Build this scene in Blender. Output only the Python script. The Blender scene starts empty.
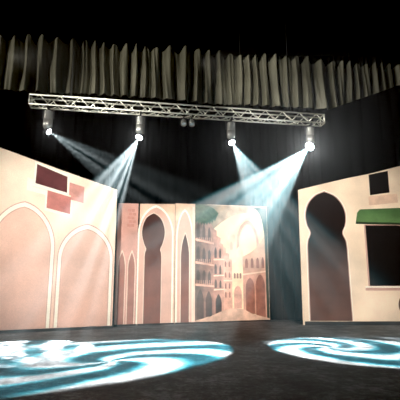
import bpy, bmesh, math, random
from mathutils import Vector, Matrix, Quaternion
random.seed(4)
scn=bpy.context.scene
scn.view_settings.view_transform='Standard'
COL=scn.collection

# ------------------------------------------------------------ helpers
def link(o,parent=None):
    COL.objects.link(o)
    if parent is not None: o.parent=parent
    return o
def empty(name,loc=(0,0,0),rz=0,label=None,cat=None,group=None):
    e=bpy.data.objects.new(name,None); e.location=loc; e.rotation_euler=(0,0,rz)
    e.empty_display_size=.2
    link(e)
    if label: e['label']=label
    if cat: e['category']=cat
    if group: e['group']=group
    return e
def meshobj(name,bm,mats,parent=None,smooth=False):
    me=bpy.data.meshes.new(name)
    bmesh.ops.recalc_face_normals(bm,faces=bm.faces[:])
    bm.to_mesh(me); bm.free()
    for m in (mats if isinstance(mats,(list,tuple)) else [mats]): me.materials.append(m)
    if smooth:
        for p in me.polygons: p.use_smooth=True
    return link(bpy.data.objects.new(name,me),parent)

def nmat(name):
    m=bpy.data.materials.new(name); m.use_nodes=True
    nt=m.node_tree; b=nt.nodes['Principled BSDF']
    return m,nt,b
def paint(name,col,var=.12,scale=2.5,rough=.85,fine=.06,grad=None,axis='Z'):
    """matt scenic paint: mottled, brushed. grad=(col2,a,b): air-brushed blend along an axis of the flat"""
    m,nt,b=nmat(name); N=nt.nodes; L=nt.links
    tc=N.new('ShaderNodeTexCoord')
    n=N.new('ShaderNodeTexNoise'); n.inputs['Scale'].default_value=scale; n.inputs['Detail'].default_value=6
    L.new(tc.outputs['Object'],n.inputs['Vector'])
    n2=N.new('ShaderNodeTexNoise'); n2.inputs['Scale'].default_value=38; n2.inputs['Detail'].default_value=3
    L.new(tc.outputs['Object'],n2.inputs['Vector'])
    base=N.new('ShaderNodeMix'); base.data_type='RGBA'
    base.inputs['A'].default_value=(*col,1)
    base.inputs['B'].default_value=(*(grad[0] if grad else col),1)
    base.inputs['Factor'].default_value=0
    if grad:
        s=N.new('ShaderNodeSeparateXYZ'); L.new(tc.outputs['Object'],s.inputs[0])
        mr=N.new('ShaderNodeMapRange'); mr.inputs['From Min'].default_value=grad[1]; mr.inputs['From Max'].default_value=grad[2]
        L.new(s.outputs[axis],mr.inputs['Value']); L.new(mr.outputs[0],base.inputs['Factor'])
    hs=N.new('ShaderNodeMapRange'); hs.inputs['From Min'].default_value=.3; hs.inputs['From Max'].default_value=.7
    hs.inputs['To Min'].default_value=1-var; hs.inputs['To Max'].default_value=1+var
    L.new(n.outputs['Fac'],hs.inputs['Value'])
    hs2=N.new('ShaderNodeMapRange'); hs2.inputs['From Min'].default_value=.3; hs2.inputs['From Max'].default_value=.7
    hs2.inputs['To Min'].default_value=1-fine; hs2.inputs['To Max'].default_value=1+fine
    L.new(n2.outputs['Fac'],hs2.inputs['Value'])
    mu=N.new('ShaderNodeMath'); mu.operation='MULTIPLY'
    L.new(hs.outputs[0],mu.inputs[0]); L.new(hs2.outputs[0],mu.inputs[1])
    vm=N.new('ShaderNodeVectorMath'); vm.operation='SCALE'
    L.new(base.outputs['Result'],vm.inputs[0]); L.new(mu.outputs[0],vm.inputs['Scale'])
    L.new(vm.outputs[0],b.inputs['Base Color'])
    b.inputs['Roughness'].default_value=rough
    b.inputs['Specular IOR Level'].default_value=.2
    return m
def plain(name,col,rough=.5,metal=0,spec=.5,noise=.1):
    m=paint(name,col,var=noise,scale=9,rough=rough,fine=.03)
    b=m.node_tree.nodes['Principled BSDF']; b.inputs['Metallic'].default_value=metal
    b.inputs['Specular IOR Level'].default_value=spec
    return m
def hexc(r,g,b):
    f=lambda v:((v/255+.055)/1.055)**2.4 if v>10 else v/255/12.92
    return (f(r),f(g),f(b))

# ------------------------------------------------------------ materials
M={}
M['cream']=paint('flat_cream_paint',hexc(242,206,186),.2,1.0,grad=(hexc(254,230,206),.3,3.3))
M['creamR']=paint('flat_sand_paint',hexc(250,224,196),.18,1.0)
M['pink']=paint('flat_pink_paint',hexc(214,164,150),.18,2)
M['tan']=paint('arch_fill_paint',hexc(226,180,162),.16,1.0,grad=(hexc(238,198,180),.2,2.6))
M['tanB']=paint('arch_fill_rose_paint',hexc(226,182,164),.14,1.5)
M['line']=paint('arch_outline_paint',hexc(255,246,228),.05,3)
M['soft']=paint('soft_moulding_paint',hexc(238,210,192),.1,3)
M['edgel']=paint('arch_shadow_line_paint',hexc(208,164,148),.12,3)
M['shade']=paint('arch_shade_paint',hexc(172,122,110),.18,3)
M['wheel']=paint('wheel_brown_paint',hexc(96,70,60),.18,3)
M['brick']=paint('brick_patch_paint',hexc(200,142,130),.1,3)
M['brown']=paint('mauve_window_paint',hexc(100,56,58),.3,4)
M['red']=paint('dusty_pink_paint',hexc(200,130,122),.2,4)
M['red2']=paint('pale_rose_paint',hexc(214,154,142),.2,4)
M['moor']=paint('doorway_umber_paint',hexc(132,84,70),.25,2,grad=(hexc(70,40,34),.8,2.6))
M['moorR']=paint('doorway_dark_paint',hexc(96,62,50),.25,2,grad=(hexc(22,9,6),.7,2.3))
M['black']=paint('window_black_paint',hexc(16,12,12),.2,3)
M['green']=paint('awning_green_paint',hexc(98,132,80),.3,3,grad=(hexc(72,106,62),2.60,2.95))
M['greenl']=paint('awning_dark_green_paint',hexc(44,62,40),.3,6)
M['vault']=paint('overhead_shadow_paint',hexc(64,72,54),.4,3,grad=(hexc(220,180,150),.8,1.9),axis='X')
M['leaf']=paint('foliage_green_paint',hexc(62,78,52),.5,9)
M['sky']=paint('painted_sky_glow',hexc(232,192,158),.1,2,grad=(hexc(248,222,180),1.1,2.0),axis='X')
M['bldA']=paint('painted_building_maroon_brown',hexc(104,80,68),.4,5,grad=(hexc(160,116,100),.6,1.15),axis='X')
M['bldA2']=paint('painted_building_rose_brown',hexc(164,118,102),.3,5,grad=(hexc(210,156,136),1.1,1.5),axis='X')
M['bldB']=paint('painted_building_pink',hexc(218,164,142),.28,4)
M['bldC']=paint('painted_building_sand',hexc(232,196,170),.22,3)
M['bldE']=paint('painted_building_cream',hexc(240,210,172),.2,4)
M['bldD']=paint('painted_building_right',hexc(200,146,126),.28,3,grad=(hexc(236,200,170),1.2,2.8))
M['teal']=paint('painted_dark_green_edge',hexc(52,58,46),.3,4)
M['winp']=paint('painted_window_umber',hexc(78,56,48),.4,5)
M['winl']=paint('painted_window_rose',hexc(146,96,82),.3,5)
M['path']=paint('painted_path_pink',hexc(212,172,150),.3,4)
M['edge']=plain('timber_edge',hexc(150,120,96),.8)
M['base']=plain('dark_base_rail',hexc(34,28,26),.8)
M['steel']=plain('truss_aluminium',(.8,.79,.70),.45,.5)
M['lampblk']=plain('lamp_housing_black',(.05,.05,.055),.35)
M['lampgry']=plain('lamp_barrel_metal',(.45,.45,.43),.35,.7)
M['cable']=plain('cable_black',(.01,.01,.01),.6)
M['drape']=paint('black_velour',(.0010,.0010,.0011),.25,3,1.0,.1)
M['drape'].node_tree.nodes['Principled BSDF'].inputs['Specular IOR Level'].default_value=.01
M['val']=paint('grey_olive_satin',(.13,.122,.09),.35,1.2,.42,.05)
b=M['val'].node_tree.nodes['Principled BSDF']; b.inputs['Specular IOR Level'].default_value=.8; b.inputs['Metallic'].default_value=.3
M['wall']=plain('black_stage_wall',(.0015,.0015,.0015),.95,spec=.01)
def lens_mat(name,strength,col=(.9,.97,1)):
    m,nt,b=nmat(name); b.inputs['Base Color'].default_value=(.6,.7,.75,1); b.inputs['Roughness'].default_value=.1
    b.inputs['Emission Color'].default_value=(*col,1); b.inputs['Emission Strength'].default_value=strength
    return m
M['lens']=lens_mat('lit_lens',110)
M['lenshot']=lens_mat('lit_lens_bright',320)
M['lensoff']=lens_mat('off_lens_faint_glow',.12)  # switched-off lamp's lens, given a faint added glow of its own
# floor
m,nt,b=nmat('stage_floor_black'); N=nt.nodes; L=nt.links
tc=N.new('ShaderNodeTexCoord'); n1=N.new('ShaderNodeTexNoise'); n1.inputs['Scale'].default_value=1.6; n1.inputs['Detail'].default_value=12; n1.inputs['Roughness'].default_value=.8
n2=N.new('ShaderNodeTexNoise'); n2.inputs['Scale'].default_value=14; n2.inputs['Detail'].default_value=10; n2.inputs['Roughness'].default_value=.9
L.new(tc.outputs['Object'],n1.inputs['Vector']); L.new(tc.outputs['Object'],n2.inputs['Vector'])
mx=N.new('ShaderNodeMath'); mx.operation='MULTIPLY'; L.new(n1.outputs[0],mx.inputs[0]); L.new(n2.outputs[0],mx.inputs[1])
cr=N.new('ShaderNodeValToRGB'); cr.color_ramp.elements[0].position=.17; cr.color_ramp.elements[0].color=(.012,.012,.013,1)
cr.color_ramp.elements[1].position=.34; cr.color_ramp.elements[1].color=(.22,.22,.22,1)
x=cr.color_ramp.elements.new(.25); x.color=(.060,.060,.062,1)
L.new(mx.outputs[0],cr.inputs[0]); L.new(cr.outputs[0],b.inputs['Base Color'])
b.inputs['Roughness'].default_value=.65; b.inputs['Specular IOR Level'].default_value=.25
bp=N.new('ShaderNodeBump'); bp.inputs['Strength'].default_value=.6; bp.inputs['Distance'].default_value=.03
L.new(n2.outputs[0],bp.inputs['Height']); L.new(bp.outputs[0],b.inputs['Normal'])
M['floor']=m

# ------------------------------------------------------------ room shell
def box(bm,x0,x1,y0,y1,z0,z1):
    r=bmesh.ops.create_cube(bm,size=1)
    bmesh.ops.transform(bm,matrix=Matrix.Translation(((x0+x1)/2,(y0+y1)/2,(z0+z1)/2))@Matrix.Diagonal((x1-x0,y1-y0,z1-z0,1)),verts=r['verts'])
    return r['verts']
def shell(name,d,mat):
    bm=bmesh.new(); box(bm,*d); o=meshobj(name,bm,mat); o['kind']='structure'; return o
shell('floor',(-8,8,-3,14,-.1,0),M['floor'])
shell('ceiling',(-8,8,-3,14,9,9.1),M['wall'])
shell('wall_back',(-8,8,14,14.1,0,9),M['wall'])
shell('wall_left',(-8.1,-8,-3,14,0,9),M['wall'])
shell('wall_right',(8,8.1,-3,14,0,9),M['wall'])

# ------------------------------------------------------------ flat artwork helpers
def prism(bm,pts,y0,y1,mi=0):
    vs=[bm.verts.new((u,y0,z)) for u,z in pts]
    f=bm.faces.new(vs); f.material_index=mi
    vb=[bm.verts.new((u,y1,z)) for u,z in pts]
    fb=bm.faces.new(vb[::-1]); fb.material_index=mi
    n=len(pts)
    for i in range(n):
        q=bm.faces.new((vs[i],vb[i],vb[(i+1)%n],vs[(i+1)%n])); q.material_index=mi
def art(name,parent,items,label=None):
    """items: list of (pts,mat,layer)"""
    bm=bmesh.new(); mats=[]
    for pts,mat,lay in items:
        if mat not in mats: mats.append(mat)
        prism(bm,pts,-.0025*lay,-.0025*(lay-1)+.0004 if lay>1 else .001,mats.index(mat))
    o=meshobj(name,bm,mats,parent)
    if label:o['label']=label
    return o
def rect(u0,u1,z0,z1): return [(u0,z0),(u1,z0),(u1,z1),(u0,z1)]
def arch(cx,h,spring,apex,z0,n=16,p=2.2):
    pts=[(cx-h,z0),(cx-h,spring)]
    for i in range(1,n): s=i/n; pts.append((cx-h*(1-s**p),spring+(apex-spring)*s))
    pts.append((cx,apex))
    for i in range(n-1,0,-1): s=i/n; pts.append((cx+h*(1-s**p),spring+(apex-spring)*s))
    pts+=[(cx+h,spring),(cx+h,z0)]
    return pts
def oarch(cx,h,spring,apex,z0,n=22,k=.14):
    """rounded arch with a small point: semi-ellipse plus a little peak"""
    pts=[(cx-h,z0)]
    rise=apex-spring
    for i in range(n+1):
        a=math.pi-math.pi*i/n
        c=math.cos(a); s=math.sin(a)
        pts.append((cx+h*c,spring+rise*((1-k)*s+k*(1-abs(c)))))
    pts.append((cx+h,z0)); return pts
def rarch(cx,h,spring,z0,n=12):
    pts=[(cx-h,z0)]
    for i in range(n+1):
        a=math.pi-math.pi*i/n; pts.append((cx+h*math.cos(a),spring+h*math.sin(a)))
    pts.append((cx+h,z0)); return pts
def catmull(P,k=5):
    out=[]
    for i in range(len(P)-1):
        p0=P[max(i-1,0)];p1=P[i];p2=P[i+1];p3=P[min(i+2,len(P)-1)]
        for j in range(k):
            t=j/k
            out.append(tuple(.5*((2*p1[c])+(-p0[c]+p2[c])*t+(2*p0[c]-5*p1[c]+4*p2[c]-p3[c])*t*t+(-p0[c]+3*p1[c]-3*p2[c]+p3[c])*t**3) for c in (0,1)))
    out.append(P[-1]); return out
def keyhole(cx,z0,prof,grow=0):
    """prof: (half width, z) from foot to apex"""
    P=[prof[0]]+catmull(prof[1:],6)
    P=[(w+grow,z+(grow if k>=len(P)-1 else grow*.7*max(0,(z-prof[2][1])/(prof[-1][1]-prof[2][1])))) for k,(w,z) in enumerate(P)]
    P[-1]=(0.0,prof[-1][1]+grow*1.3)
    L_=[(cx-w,z) for w,z in P]; R_=[(cx+w,z) for w,z in P[:-1]][::-1]
    return L_+R_
def ring_items(cx,cz,r,w,mat,lay,n=36):
    it=[]
    for i in range(n):
        a=2*math.pi*i/n;b_=2*math.pi*(i+1)/n
        it.append(([(cx+r*math.cos(a),cz+r*math.sin(a)),(cx+r*math.cos(b_),cz+r*math.sin(b_)),(cx+(r-w)*math.cos(b_),cz+(r-w)*math.sin(b_)),(cx+(r-w)*math.cos(a),cz+(r-w)*math.sin(a))],mat,lay))
    return it
def disc(cx,cz,r,n=28): return [(cx+r*math.cos(2*math.pi*i/n),cz+r*math.sin(2*math.pi*i/n)) for i in range(n)]
def flat(p0,p1,outline,mat,label,group='painted scenery flats'):
    ang=math.atan2(p1[1]-p0[1],p1[0]-p0[0])
    e=empty('scenery_flat',(p0[0],p0[1],0),ang,label,'stage scenery',group)
    bm=bmesh.new(); prism(bm,outline,0,.02); meshobj('canvas_panel',bm,mat,e)
    us=[u for u,z in outline]
    u0,u1=min(us),max(us)
    zl=max(z for u,z in outline if abs(u-u0)<.01); zr=max(z for u,z in outline if abs(u-u1)<.01)
    bm=bmesh.new()
    box(bm,u0+.01,u0+.08,.022,.062,0,zl-.08); box(bm,u1-.08,u1-.01,.022,.062,0,zr-.08)
    for zz in (.0,1.3,2.6): box(bm,u0+.085,u1-.085,.022,.062,zz,zz+.08)
    meshobj('timber_frame',bm,M['edge'],e)
    return e
def base_rail(e,u0,u1,h=.055):
    bm=bmesh.new(); box(bm,u0,u1,-.04,-.024,0.0,h)
    bmesh.ops.bevel(bm,geom=bm.edges[:],offset=.005,segments=2,affect='EDGES')
    meshobj('base_rail',bm,M['base'],e)

# ---- big flat with two arches
e=flat((-4.25,9.5),(-2.06,10.6),[(-1.7,0),(2.42,0),(2.42,3.36),(1.2,3.66),(0,3.98),(-1.7,4.42)],M['cream'],
  'tall cream-pink painted flat with pointed arches and shuttered windows')
for cx,h,sp_,ap in ((.29,.70,1.83,2.85),(1.73,.64,1.62,2.42),(-1.1,.60,1.95,2.95)):
    art('painted_arch',e,[(oarch(cx,h+.022,sp_,ap+.026,.06),M['edgel'],1),(oarch(cx,h,sp_,ap,.06),M['line'],2),
        (oarch(cx,h-.07,sp_-.02,ap-.10,.06),M['edgel'],3),(oarch(cx,h-.088,sp_-.025,ap-.125,.06),M['tan'],4)])
art('painted_window',e,[([(.43,3.25),(1.25,3.08),(1.24,3.60),(.44,3.84)],M['line'],1),([(.48,3.32),(1.20,3.16),(1.19,3.55),(.49,3.78)],M['brown'],2)],'dark maroon painted window opening in a pale frame')
art('painted_ledge',e,[([(.30,3.14),(1.30,2.95),(1.30,3.06),(.43,3.23),(.43,3.40),(.30,3.44)],M['line'],2)],'pale painted window ledge')
art('painted_shutter',e,[([(.72,2.70),(1.34,2.57),(1.34,2.98),(.72,3.10)],M['line'],1),([(.76,2.76),(1.30,2.65),(1.30,3.06),(.76,3.18)],M['red'],3)],'dusty pink painted block below the window')
art('painted_shutter',e,[([(1.30,3.00),(1.60,2.94),(1.60,3.34),(1.25,3.42),(1.25,3.12),(1.30,3.10)],M['red2'],3)],'pale rose painted side shutter')
base_rail(e,-1.7,2.42)

# ---- back flats
d=Vector((3.85,1.5)).normalized()
def B(u): return (-2.09+d.x*u,11.1+d.y*u)
e=flat(B(0),B(1),[(-.05,0),(.485,0),(.485,3.13),(-.05,3.11)],M['pink'],'narrow dusky pink flat with two small arches and a brick patch')
art('painted_arch',e,[(arch(.09,.11,1.4,1.9,.03),M['soft'],1),(arch(.09,.085,1.38,1.83,.03),M['shade'],2)])
art('painted_arch',e,[(arch(.345,.11,1.4,1.9,.03),M['soft'],1),(arch(.345,.085,1.38,1.83,.03),M['shade'],2)])
br=[]
for r in range(5):
    for c in range(2):
        u=.2+c*.1+(.04 if r%2 else 0); br.append((rect(u,u+.085,2.5+r*.1,2.5+r*.1+.075),M['brick'],1))
art('painted_brickwork',e,br)
base_rail(e,-.05,.485,.035)

e=flat(B(.53),B(2),[(0,0),(.98,0),(.98,3.19),(0,3.13)],M['bldC'],'cream flat with a dark umber horseshoe-arched doorway')
prof=[(.225,.03),(.225,1.72),(.215,1.84),(.19,1.93),(.25,2.08),(.305,2.3),(.295,2.52),(.215,2.73),(.1,2.84),(0,2.89)]
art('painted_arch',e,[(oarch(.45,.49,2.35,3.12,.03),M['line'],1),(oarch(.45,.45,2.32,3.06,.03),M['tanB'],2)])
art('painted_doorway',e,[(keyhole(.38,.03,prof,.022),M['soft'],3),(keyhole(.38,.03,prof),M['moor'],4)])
base_rail(e,0,.98,.035)

RE=2.86
e=flat(B(1.525),B(4),[(0,0),(RE,0),(RE,3.31),(0,3.21)],M['bldC'],'wide flat painted with an old town street in perspective')
art('painted_arch',e,[(oarch(.27,.25,2.2,3.06,.03),M['line'],1),(oarch(.27,.21,2.18,3.0,.03),M['tanB'],2)])
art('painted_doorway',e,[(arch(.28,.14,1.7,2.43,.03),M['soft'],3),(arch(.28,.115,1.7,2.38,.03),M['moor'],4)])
art('painted_pillar',e,[(rect(.49,.56,.03,3.15),M['soft'],3)])
S=[]
R2=RE-.02; X0=.57
S.append((rect(X0,R2,.15,3.24),M['sky'],1))
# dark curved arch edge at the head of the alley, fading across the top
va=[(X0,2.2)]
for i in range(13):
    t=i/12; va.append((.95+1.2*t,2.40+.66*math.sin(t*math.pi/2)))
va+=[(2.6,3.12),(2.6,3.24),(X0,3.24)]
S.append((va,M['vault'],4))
# foliage spilling over the corner of the tall house
lf=[(X0,3.2),(X0,2.72)]
for i in range(16):
    t=i/15; lf.append((X0+.02+.62*t,2.72-.10*math.sin(t*math.pi)+.10*t+(.05 if i%2 else -.03)))
lf+=[(1.28,3.0),(1.15,3.12),(.98,3.2)]
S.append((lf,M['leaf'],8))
# pale towers standing in the glow
S.append(([(1.55,1.2),(1.80,1.2),(1.80,2.42),(1.75,2.52),(1.675,2.62),(1.60,2.52),(1.55,2.42)],M['bldC'],2))
S.append((oarch(1.675,.04,2.1,2.22,1.98),M['bldB'],3))
# large glowing arch at the upper right
S.append((oarch(2.2,.36,2.2,2.86,1.2),M['bldB'],2)); S.append((oarch(2.2,.28,2.16,2.74,1.2),M['sky'],3))
S.append(([(1.78,1.2),(2.04,1.2),(2.04,1.95),(1.91,2.08),(1.78,1.95)],M['bldC'],4))
# tall maroon-brown house
S.append(([(X0,.06),(1.10,.2),(1.10,2.62),(.84,2.95),(X0,3.16)],M['bldA'],5))
for z,h,k in ((2.22,.40,.06),(1.62,.38,.03),(1.05,.36,0)):
    S.append((arch(.66,.045,z+h*.7,z+h+k*2,z+k,6),M['winp'],6))
    S.append((arch(.83,.045,z+h*.6,z+h+k,z+k*.5,6),M['winp'],6))
    S.append((arch(.99,.04,z+h*.55,z+h-.03,z,6),M['winp'],6))
    S.append(([(X0+.01,z-.07+k),(1.13,z-.11),(1.13,z-.06),(X0+.01,z-.01+k)],M['bldB'],6))
    for j in range(8): S.append((rect(.62+j*.06,.632+j*.06,z-.05,z+.08),M['bldB'],7))
S.append((arch(.72,.10,.55,.9,.10),M['winp'],6)); S.append((arch(.97,.09,.55,.84,.16),M['winp'],6))
# rose-brown house stepping back
S.append(([(1.10,.2),(1.42,.3),(1.42,2.12),(1.34,2.16),(1.34,2.3),(1.22,2.36),(1.22,2.5),(1.10,2.58)],M['bldA2'],4))
for z,h in ((1.74,.30),(1.30,.28),(.92,.24)):
    S.append((arch(1.18,.035,z+h*.6,z+h,z,6),M['winp'],5))
    S.append((arch(1.32,.03,z+h*.55,z+h-.03,z,6),M['winp'],5))
    S.append(([(1.12,z-.07),(1.44,z-.05),(1.44,z-.02),(1.12,z-.03)],M['bldC'],5))
S.append((arch(1.26,.09,.5,.76,.24),M['winp'],5))
# farther pink houses
S.append(([(1.42,.3),(1.68,.36),(1.68,1.70),(1.60,1.72),(1.60,1.86),(1.50,1.9),(1.50,2.02),(1.42,2.06)],M['bldB'],4))
for z in (1.5,1.2,.9,.66):
    for u in (1.48,1.60): S.append((arch(u,.024,z+.1,z+.16,z,6),M['winl'],5))
S.append(([(1.42,1.1),(1.70,1.1),(1.70,1.14),(1.42,1.14)],M['bldC'],5))
S.append(([(1.68,.36),(2.02,.36),(2.02,1.5),(1.94,1.62),(1.85,1.68),(1.76,1.62),(1.68,1.5)],M['bldE'],5))
S.append((oarch(1.85,.12,.78,.98,.36),M['bldA2'],6))
for u in (1.76,1.85,1.94): S.append((rarch(u,.03,1.3,1.18),M['winl'],6))
# near right arcade house
S.append(([(2.02,.30),(R2,.05),(R2,2.55),(2.66,2.3),(2.45,2.05),(2.25,1.9),(2.02,1.8)],M['bldD'],5))
S.append((oarch(2.24,.14,.9,1.2,.2),M['winl'],6)); S.append((oarch(2.57,.15,.95,1.3,.11),M['winl'],6))
for u in (2.14,2.32,2.50,2.67): S.append((oarch(u,.045,1.64,1.74+.1*(u-2.1),1.48),M['winl'],6))
S.append(([(2.02,1.27),(R2,1.38),(R2,1.42),(2.02,1.31)],M['bldC'],6))
curve=[(R2,.05),(R2,3.24),(2.42,3.24)]
for i in range(9):
    t=i/8; curve.append((2.42+.33*math.sin(t*math.pi/2),3.22-1.0*(1-math.cos(t*math.pi/2))))
curve.append((2.76,.05))
S.append((curve,M['teal'],8))
S.append(([(X0,.03),(R2,.03),(R2,.07),(2.3,.2),(2.02,.34),(1.66,.37),(1.3,.28),(1.0,.16),(X0,.07)],M['path'],9))
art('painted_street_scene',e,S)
base_rail(e,0,RE,.035)

# ---- right flat
e=flat((2.63,11.38),(5,11.38),[(0,0),(3.6,0),(3.6,4.45),(2.85,4.2),(1.96,3.97),(1.4,3.86),(.68,3.69),(.03,3.53)],M['creamR'],
  'tall sand-coloured flat with horseshoe doorway, green awning and black window')
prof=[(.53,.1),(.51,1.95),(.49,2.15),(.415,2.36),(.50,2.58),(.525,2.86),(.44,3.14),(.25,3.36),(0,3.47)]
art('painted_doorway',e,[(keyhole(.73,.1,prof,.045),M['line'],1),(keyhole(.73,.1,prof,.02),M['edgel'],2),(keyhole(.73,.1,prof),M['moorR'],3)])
art('painted_window',e,[(rect(1.74,3.05,.95,2.58),M['edgel'],1),(rect(1.78,3.0,.98,2.56),M['black'],2)],'large black painted window opening')
art('painted_ledge',e,[(rect(1.66,3.12,.93,.97),M['line'],3),(rect(1.66,3.12,.86,.93),M['edgel'],3)],'pale painted window ledge')
art('painted_window',e,[([(1.97,3.38),(2.50,3.46),(2.50,4.06),(1.97,3.95)],M['black'],1)],'small black painted upper window')
art('painted_lintel',e,[([(1.92,3.1),(2.7,3.18),(2.7,3.42),(1.92,3.34)],M['bldC'],1)])
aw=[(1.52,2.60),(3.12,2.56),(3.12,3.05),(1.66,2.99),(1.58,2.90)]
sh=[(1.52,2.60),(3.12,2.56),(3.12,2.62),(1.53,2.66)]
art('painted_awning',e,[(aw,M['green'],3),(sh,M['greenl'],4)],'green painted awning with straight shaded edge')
WX=2.84
art('painted_wheel',e,ring_items(WX,.48,.36,.045,M['wheel'],1)+[(disc(WX,.48,.07),M['wheel'],1)]+
   [([(WX+.05*math.cos(a),.48+.05*math.sin(a)),(WX+.33*math.cos(a-.05),.48+.33*math.sin(a-.05)),(WX+.33*math.cos(a+.05),.48+.33*math.sin(a+.05))],M['wheel'],1) for a in [i*math.pi/4+.2 for i in range(8)]])
base_rail(e,0.05,3.6,.09)

# ------------------------------------------------------------ drapes
def pleats(name,p0,p1,zb,zt,pitch,amp,mat,label,cat,group=None,scallop=0,rows=8,ztop1=None,jit=.35):
    L_=math.hypot(p1[0]-p0[0],p1[1]-p0[1]); ang=math.atan2(p1[1]-p0[1],p1[0]-p0[0])
    n=max(2,int(L_/pitch)); per=14
    bm=bmesh.new()
    cols=[]; xs=[]; wid=[1+random.uniform(-jit,jit) for _ in range(n)]
    s=sum(wid); am=[amp*random.uniform(.65,1.2) for _ in range(n)]
    lift=[random.uniform(0,1) for _ in range(n)]; lean=[random.uniform(-.25,.25)*pitch for _ in range(n)]
    ph0=0
    for i in range(n):
        w=wid[i]/s*L_
        for j in range(per): xs.append((ph0+w*j/per,j/per,i))
        ph0+=w
    xs.append((L_,0,n-1))
    for (x,t,i) in xs:
        col=[]
        zt_=(zt if ztop1 is None else zt+(ztop1-zt)*x/L_)
        sn=math.sin(math.pi*t)
        top=zt_-scallop*(sn**2)*(.5+.8*lift[i]); bot=zb+.01
        for r in range(rows+1):
            v=r/rows; a=am[i]*(.7+.5*(1-v))
            y=-a*sn**1.3-.02*math.sin(7*v+i); xo=x+lean[i]*sn*(1-v)
            col.append(bm.verts.new((xo,y,bot+(top-bot)*v)))
        cols.append(col)
    for a,b_ in zip(cols,cols[1:]):
        for r in range(rows): bm.faces.new((a[r],b_[r],b_[r+1],a[r+1]))
    o=meshobj(name,bm,mat,None,True)
    o.location=(p0[0],p0[1],0); o.rotation_euler=(0,0,ang)
    o['label']=label;o['category']=cat
    if group:o['group']=group
    return o
# valance: one continuous cloth, irregular rounded pleats
p0=(-6.0,10.1);p1=(6.4,12.5)
ang=math.atan2(p1[1]-p0[1],p1[0]-p0[0]); VL=math.hypot(p1[0]-p0[0],p1[1]-p0[1])
e=empty('stage_valance',(p0[0],p0[1],0),ang,'gathered grey-olive satin valance hanging across the stage above the truss','curtain')
bm=bmesh.new(); cols=[]
NC=1600; NR=20
ph=0
rp=[random.uniform(0,6.28) for _ in range(8)]
for c in range(NC+1):
    x=VL*c/NC
    f=2*math.pi/.31*(1+.2*math.sin(x*1.7+rp[0])+.16*math.sin(x*4.3+rp[1]))
    ph+=f*VL/NC
    A=.088*(1+.3*math.sin(x*3.1+rp[2])+.2*math.sin(x*7.7+rp[3]))
    zt=7.25+.33*x/VL-.04*math.sin(x*1.9+rp[4])
    zb=5.84+.20*x/VL+.03*math.sin(x*1.3+rp[5])
    s_=math.sin(ph)
    zt+= .07*s_*(1+.5*math.sin(x*5+rp[6]))
    zb-= .02*s_
    col=[]
    for r in range(NR+1):
        v=r/NR
        y=-.2 - A*(1.1-.3*v)*math.sin(ph+.35*math.sin(3.2*v+x*1.3))-.024*math.sin(2.3*ph+2.6*v+rp[1])-.02*math.sin(x*2.7+4*v)
        xo=x+.03*math.sin(x*4+3.5*v)*(1-v)
        col.append(bm.verts.new((xo,y,zb+(zt-zb)*v)))
    cols.append(col)
for a,b_ in zip(cols,cols[1:]):
    for r in range(NR): bm.faces.new((a[r],b_[r],b_[r+1],a[r+1]))
meshobj('gathered_fabric',bm,M['val'],e,True)
def tube(bm,a,b_,r,seg=10):
    a=Vector(a);b_=Vector(b_);dv=b_-a
    rr=bmesh.ops.create_cone(bm,cap_ends=True,segments=seg,radius1=r,radius2=r,depth=dv.length)
    q=dv.to_track_quat('Z','Y').to_matrix().to_4x4()
    bmesh.ops.transform(bm,matrix=Matrix.Translation((a+b_)/2)@q,verts=rr['verts'])
    return rr['verts']
bm=bmesh.new(); tube(bm,(0,.02,6.95),(12.6,.02,7.2),.025); meshobj('batten_pipe',bm,M['cable'],e)
for x in (1,4.2,7.3,10.8):
    bm=bmesh.new(); tube(bm,(x,.02,7.0),(x,.02,8.98),.006,6); meshobj('suspension_cable',bm,M['cable'],e)
# black drapes
G='black velour masking drapes'
xs=[-7.8,-4.7,-1.6,1.5,4.6,7.7]
for a,b_ in zip(xs,xs[1:]):
    pleats('stage_drape',(a,13.4),(b_-.06,13.4),0,8.6,.3,.1,M['drape'],'full-height black velour drape across the back of the stage','curtain',G,scallop=.03)
pleats('stage_drape',(1.95,12.98),(3.2,12.98),0,8.4,.22,.1,M['drape'],'narrow black velour leg drape beside the street flat','curtain',G)
pleats('stage_drape',(3.36,11.54),(6.6,11.54),0,5.78,.4,.05,M['drape'],'black side drape on a rising line behind the sand flat','curtain',G,ztop1=6.98)
pleats('stage_drape',(-7.7,8.7),(-6.3,9.4),0,8.4,.4,.08,M['drape'],'black wing drape behind the arched flat','curtain',G)

# ------------------------------------------------------------ truss
T0=Vector((-3.92,9.3,5.17)); T1=Vector((3.17,10.5,5.17)); TD=(T1-T0).normalized(); TL=(T1-T0).length
tang=math.atan2(TD.y,TD.x)
e=empty('lighting_truss',T0,tang,'long aluminium box truss with zigzag bracing carrying stage lamps','truss')
hw=.115
bm=bmesh.new(); tube(bm,(0,0,0),(TL,0,0),.019,12)
src=meshobj('chord',bm,M['steel'],e,True); src.location=(0,-hw,hw)
for y,z in ((hw,hw),(-hw,-hw),(hw,-hw)):
    c=src.copy(); COL.objects.link(c); c.parent=e; c.location=(0,y,z)
NB=32; st=TL/NB; ln=math.hypot(st,2*hw)
bm=bmesh.new(); tube(bm,(-ln/2,0,0),(ln/2,0,0),.010,8)
bsrc=None
def brace(loc,rot):
    global bsrc
    if bsrc is None:
        bsrc=meshobj('brace',bm,M['steel'],e,True); c=bsrc
    else:
        c=bsrc.copy(); COL.objects.link(c); c.parent=e
    c.location=loc; c.rotation_euler=rot
al=math.atan2(2*hw,st)
for i in range(NB):
    s=1 if i%2 else -1
    brace(((i+.5)*st,-hw,0),(0,s*al,0))
    brace(((i+.5)*st,hw,0),(0,-s*al,0))
    brace(((i+.5)*st,0,-hw),(0,0,s*al))
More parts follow.
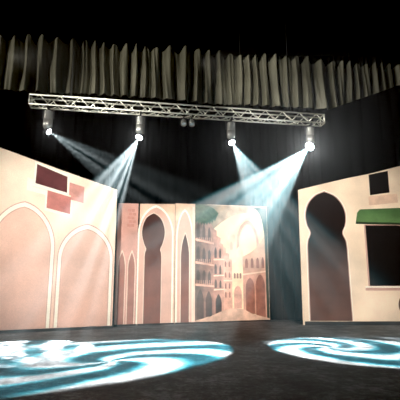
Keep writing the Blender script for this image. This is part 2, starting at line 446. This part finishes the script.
for x in (0.01,TL-.01):
    bm2=bmesh.new()
    for a,b_ in (((x,-hw,-hw),(x,-hw,hw)),((x,hw,-hw),(x,hw,hw)),((x,-hw,hw),(x,hw,hw)),((x,-hw,-hw),(x,hw,-hw))): tube(bm2,a,b_,.018,8)
    meshobj('end_frame',bm2,M['steel'],e,True)
for x in (.9,TL-.9):
    bm2=bmesh.new(); tube(bm2,(x,0,hw+.35),(x,0,8.99-5.17),.006,6); tube(bm2,(x,-hw,hw+.01),(x,0,hw+.35),.008,6); tube(bm2,(x,hw,hw+.01),(x,0,hw+.35),.008,6)
    meshobj('hoist_cable',bm2,M['cable'],e)

# ------------------------------------------------------------ lamps
def lathe(bm,prof,seg=28):
    rings=[]
    for r,z in prof:
        if r<1e-5: rings.append([bm.verts.new((0,0,z))])
        else: rings.append([bm.verts.new((r*math.cos(2*math.pi*k/seg),r*math.sin(2*math.pi*k/seg),z)) for k in range(seg)])
    for a,b_ in zip(rings,rings[1:]):
        for k in range(seg):
            k2=(k+1)%seg
            if len(a)==1: bm.faces.new((a[0],b_[k],b_[k2]))
            elif len(b_)==1: bm.faces.new((a[k],b_[0],a[k2]))
            else: bm.faces.new((a[k],a[k2],b_[k2],b_[k]))
def gobo(light,half,mode,seed,sgn=1,off=(.25,-.1)):
    light.use_nodes=True; nt=light.node_tree; N=nt.nodes; L=nt.links
    em=N['Emission'] if 'Emission' in N else N.new('ShaderNodeEmission')
    tc=N.new('ShaderNodeTexCoord'); sp=N.new('ShaderNodeSeparateXYZ'); L.new(tc.outputs['Normal'],sp.inputs[0])
    def mth(op,a,b_=None):
        n=N.new('ShaderNodeMath'); n.operation=op
        for k,v in enumerate((a,b_)):
            if v is None: continue
            if isinstance(v,(int,float)): n.inputs[k].default_value=v
            else: L.new(v,n.inputs[k])
        return n.outputs[0]
    k=1/math.tan(half)
    az=mth('ABSOLUTE',sp.outputs['Z'])
    X=mth('MULTIPLY',mth('DIVIDE',sp.outputs['X'],az),k); Y=mth('MULTIPLY',mth('DIVIDE',sp.outputs['Y'],az),k)
    cb=N.new('ShaderNodeCombineXYZ'); L.new(X,cb.inputs[0]); L.new(Y,cb.inputs[1]); cb.inputs[2].default_value=seed*3.1
    ns=N.new('ShaderNodeTexNoise'); ns.inputs['Scale'].default_value=5.5; ns.inputs['Detail'].default_value=2
    L.new(cb.outputs[0],ns.inputs['Vector'])
    nw=N.new('ShaderNodeTexNoise'); nw.inputs['Scale'].default_value=1.2; nw.inputs['Detail'].default_value=0
    L.new(cb.outputs[0],nw.inputs['Vector'])
    st_=N.new('ShaderNodeMapRange'); st_.inputs['From Min'].default_value=.38; st_.inputs['From Max'].default_value=.62
    st_.inputs['To Min'].default_value=.6 if mode=='swirl' else .15; st_.inputs['To Max'].default_value=1.25 if mode=='swirl' else 1.5
    L.new(ns.outputs['Fac'],st_.inputs['Value'])
    X=mth('ADD',X,off[0]); Y=mth('ADD',Y,off[1])
    r=mth('SQRT',mth('ADD',mth('MULTIPLY',X,X),mth('MULTIPLY',Y,Y)))
    a=mth('ARCTAN2',Y,X)
    if mode=='swirl':
        w=mth('SINE',mth('ADD',mth('ADD',mth('MULTIPLY',a,4*sgn),mth('MULTIPLY',r,10.5)),mth('MULTIPLY',nw.outputs['Fac'],4.0)))
    else:
        w=mth('SINE',mth('ADD',mth('MULTIPLY',a,19),mth('ADD',mth('MULTIPLY',r,3.0),seed)))
    w=mth('ADD',mth('MULTIPLY',w,.5),.5)
    cr=N.new('ShaderNodeValToRGB'); E=cr.color_ramp.elements
    if mode=='swirl':
        E[0].position=.16;E[0].color=(.012,.10,.13,1)
        E[1].position=.78;E[1].color=(1,1,.98,1)
        x=E.new(.36); x.color=(.05,.38,.47,1)
        x=E.new(.58); x.color=(.28,.78,.86,1)
    else:
        E[0].position=.2;E[0].color=(.02,.07,.08,1)
        E[1].position=.85;E[1].color=(.85,.97,1,1)
    L.new(w,cr.inputs[0]); L.new(cr.outputs[0],em.inputs['Color']); L.new(st_.outputs[0],em.inputs['Strength'])
zbot=T0.z-hw
def scanner(s,aim,power,half,mode,label,seed=0,sgn=1,off=(.25,-.1),lens=None,ls=1.0):
    P=T0+TD*s
    e=empty('scanner_lamp',(P.x,P.y,zbot-.024),tang,label,'stage light','scanner lamps on the truss')
    bm=bmesh.new(); box(bm,-.02,.02,-.15,.15,-.05,-.012)
    for y in (-hw,hw): box(bm,-.022,.022,y-.03,y+.03,-.03,.003)
    meshobj('hook_clamp',bm,M['cable'],e)
    bm=bmesh.new()
    box(bm,-.125,.125,-.03,.03,-.065,-.052)
    for sx in (-1,1): box(bm,sx*.118-.007,sx*.118+.007,-.03,.03,-.27,-.053)
    bmesh.ops.bevel(bm,geom=bm.edges[:],offset=.003,segments=2,affect='EDGES')
    meshobj('yoke',bm,M['lampblk'],e)
    bm=bmesh.new()
    pr=[(0,-.08),(.07,-.08),(.095,-.095)]
    z=-.11
    for k in range(7): pr+=[(.10,z),(.10,z-.014),(.088,z-.017),(.088,z-.024)]; z-=.027
    pr+=[(.104,z),(.104,-.46),(.095,-.47),(.095,-.48),(.07,-.49),(.07,-.52),(0,-.52)]
    lathe(bm,pr); meshobj('lamp_body',bm,M['lampgry'],e,True)
    piv=Vector((0,0,-.56)); Pw=Vector((P.x,P.y,zbot-.024))+piv
    dr=(Vector(aim)-Pw).normalized()
    ldl=Matrix.Rotation(-tang,3,'Z')@dr
    q=ldl.to_track_quat('-Z','Y')
    bm=bmesh.new()
    lathe(bm,[(0,.055),(.04*ls,.05),(.062*ls,.03),(.068*ls,0),(.075*ls,-.02),(.082*ls,-.06),(.074*ls,-.06),(.06*ls,-.02),(0,-.02)])
    h=meshobj('lamp_nozzle',bm,M['lampblk'],e,True); h.location=piv; h.rotation_mode='QUATERNION'; h.rotation_quaternion=q
    bm=bmesh.new(); lathe(bm,[(0,-.09),(.03*ls,-.086),(.055*ls,-.072),(.073*ls,-.052),(.07*ls,-.045),(0,-.045)])
    meshobj('lens',bm,lens or M['lens'],h,True)
    ld_=bpy.data.lights.new('lamp_beam','SPOT'); ld_.energy=power; ld_.spot_size=2*half; ld_.spot_blend=.2
    ld_.shadow_soft_size=.01; ld_.color=(.93,.98,1)
    gobo(ld_,half,mode,seed,sgn,off)
    lo=bpy.data.objects.new('lamp_beam',ld_); COL.objects.link(lo); lo.parent=h; lo.location=(0,0,-.11)
    return e
r=math.radians
scanner(.42,(3.3,7.5,0),11000,r(11),'rays','lit scanner lamp throwing a faint beam at the truss end',.5,off=(1.6,.5),ls=.85)
scanner(2.53,(-2.9,7.0,0),56000,r(13.5),'rays','lit scanner lamp throwing a steep fan of pale beams',1.2,off=(1.5,-.4),ls=1.05)
scanner(4.75,(2.45,7.35,0),26000,r(14.5),'swirl','lit scanner lamp throwing a swirled beam pattern',2,-1,(-.2,.1),ls=1.05)
scanner(6.82,(-1.25,6.7,0),54000,r(13.5),'swirl','brightest lit scanner lamp near the truss end',0,1,(.3,-.15),lens=M['lenshot'],ls=1.45)
def par(s):
    P=T0+TD*s
    e=empty('par_can',(P.x,P.y,zbot-.024),tang,'small unlit black par can clamped under the truss','stage light','small unlit par cans')
    bm=bmesh.new(); box(bm,-.012,.012,-.14,.14,-.04,-.01)
    for y in (-hw,hw): box(bm,-.014,.014,y-.02,y+.02,-.03,.003)
    meshobj('hook_clamp',bm,M['cable'],e)
    bm=bmesh.new(); box(bm,-.075,.075,-.012,.012,-.052,-.04)
    for sx in (-1,1): box(bm,sx*.075-.004,sx*.075+.004,-.012,.012,-.16,-.04)
    meshobj('yoke',bm,M['lampblk'],e)
    bm=bmesh.new(); lathe(bm,[(0,.08),(.04,.08),(.055,.05),(.068,-.06),(.068,-.09),(.06,-.09),(.058,-.05),(0,-.05)],20)
    h=meshobj('lamp_head',bm,M['lampgry'],e,True); h.location=(0,0,-.14); h.rotation_euler=(-.5,0,0)
    bm=bmesh.new(); lathe(bm,[(0,-.062),(.056,-.055),(.056,-.052),(0,-.052)],20); meshobj('lens',bm,M['lensoff'],h,True)
par(3.57);par(3.77)

# ------------------------------------------------------------ front-of-house lighting, plus added valance spots
def spot(name,loc,aim,power,size,blend,col,soft=.3):
    l=bpy.data.lights.new(name,'SPOT'); l.energy=power; l.spot_size=math.radians(size); l.spot_blend=blend; l.color=col; l.shadow_soft_size=soft
    o=bpy.data.objects.new(name,l); o.location=loc; COL.objects.link(o)
    o.rotation_euler=(Vector(aim)-Vector(loc)).to_track_quat('-Z','Y').to_euler(); return o
warm=(1,.93,.84)
spot('front_light',(-3,-1,5.5),(-2.3,11,1.9),8000,36,.9,warm)
spot('front_light',(3,-1,5.5),(2.9,11.5,1.9),8000,36,.9,warm)
spot('front_light',(0,-1,5.0),(.0,12,1.6),2800,26,.8,warm)
gold=(1,.97,.86)  # unseen spots below are added only to rake light over the valance folds
spot('valance_fill_spot',(-7.4,8.0,5.4),(-3.4,10.6,6.6),760,75,.8,gold,.1)
spot('valance_fill_spot',(-3.8,7.7,5.4),(.2,11.2,6.6),740,75,.8,gold,.1)
spot('valance_fill_spot',(.0,8.3,5.6),(3.6,11.8,6.8),720,75,.8,gold,.1)

w=bpy.data.worlds.new('dark'); scn.world=w; w.use_nodes=True
w.node_tree.nodes['Background'].inputs[0].default_value=(0,0,0,1)
# thin theatrical haze filling the whole hall
vs=w.node_tree.nodes.new('ShaderNodeVolumeScatter')
vs.inputs['Density'].default_value=.0112; vs.inputs['Anisotropy'].default_value=.72; vs.inputs['Color'].default_value=(1,.97,.95,1)
w.node_tree.links.new(vs.outputs[0],w.node_tree.nodes['World Output'].inputs['Volume'])
vsn=scn.view_settings; vsn.use_curve_mapping=True
vsn.curve_mapping.black_level=(.013,.0135,.0135); vsn.curve_mapping.update()

# ------------------------------------------------------------ camera
cd=bpy.data.cameras.new('camera'); cam=bpy.data.objects.new('camera',cd); COL.objects.link(cam)
cd.sensor_width=36; cd.lens=430/400*36; cam.location=(0,0,1.0)
cam.rotation_euler=(math.radians(90)+math.atan(85/430),0,0)
scn.camera=cam
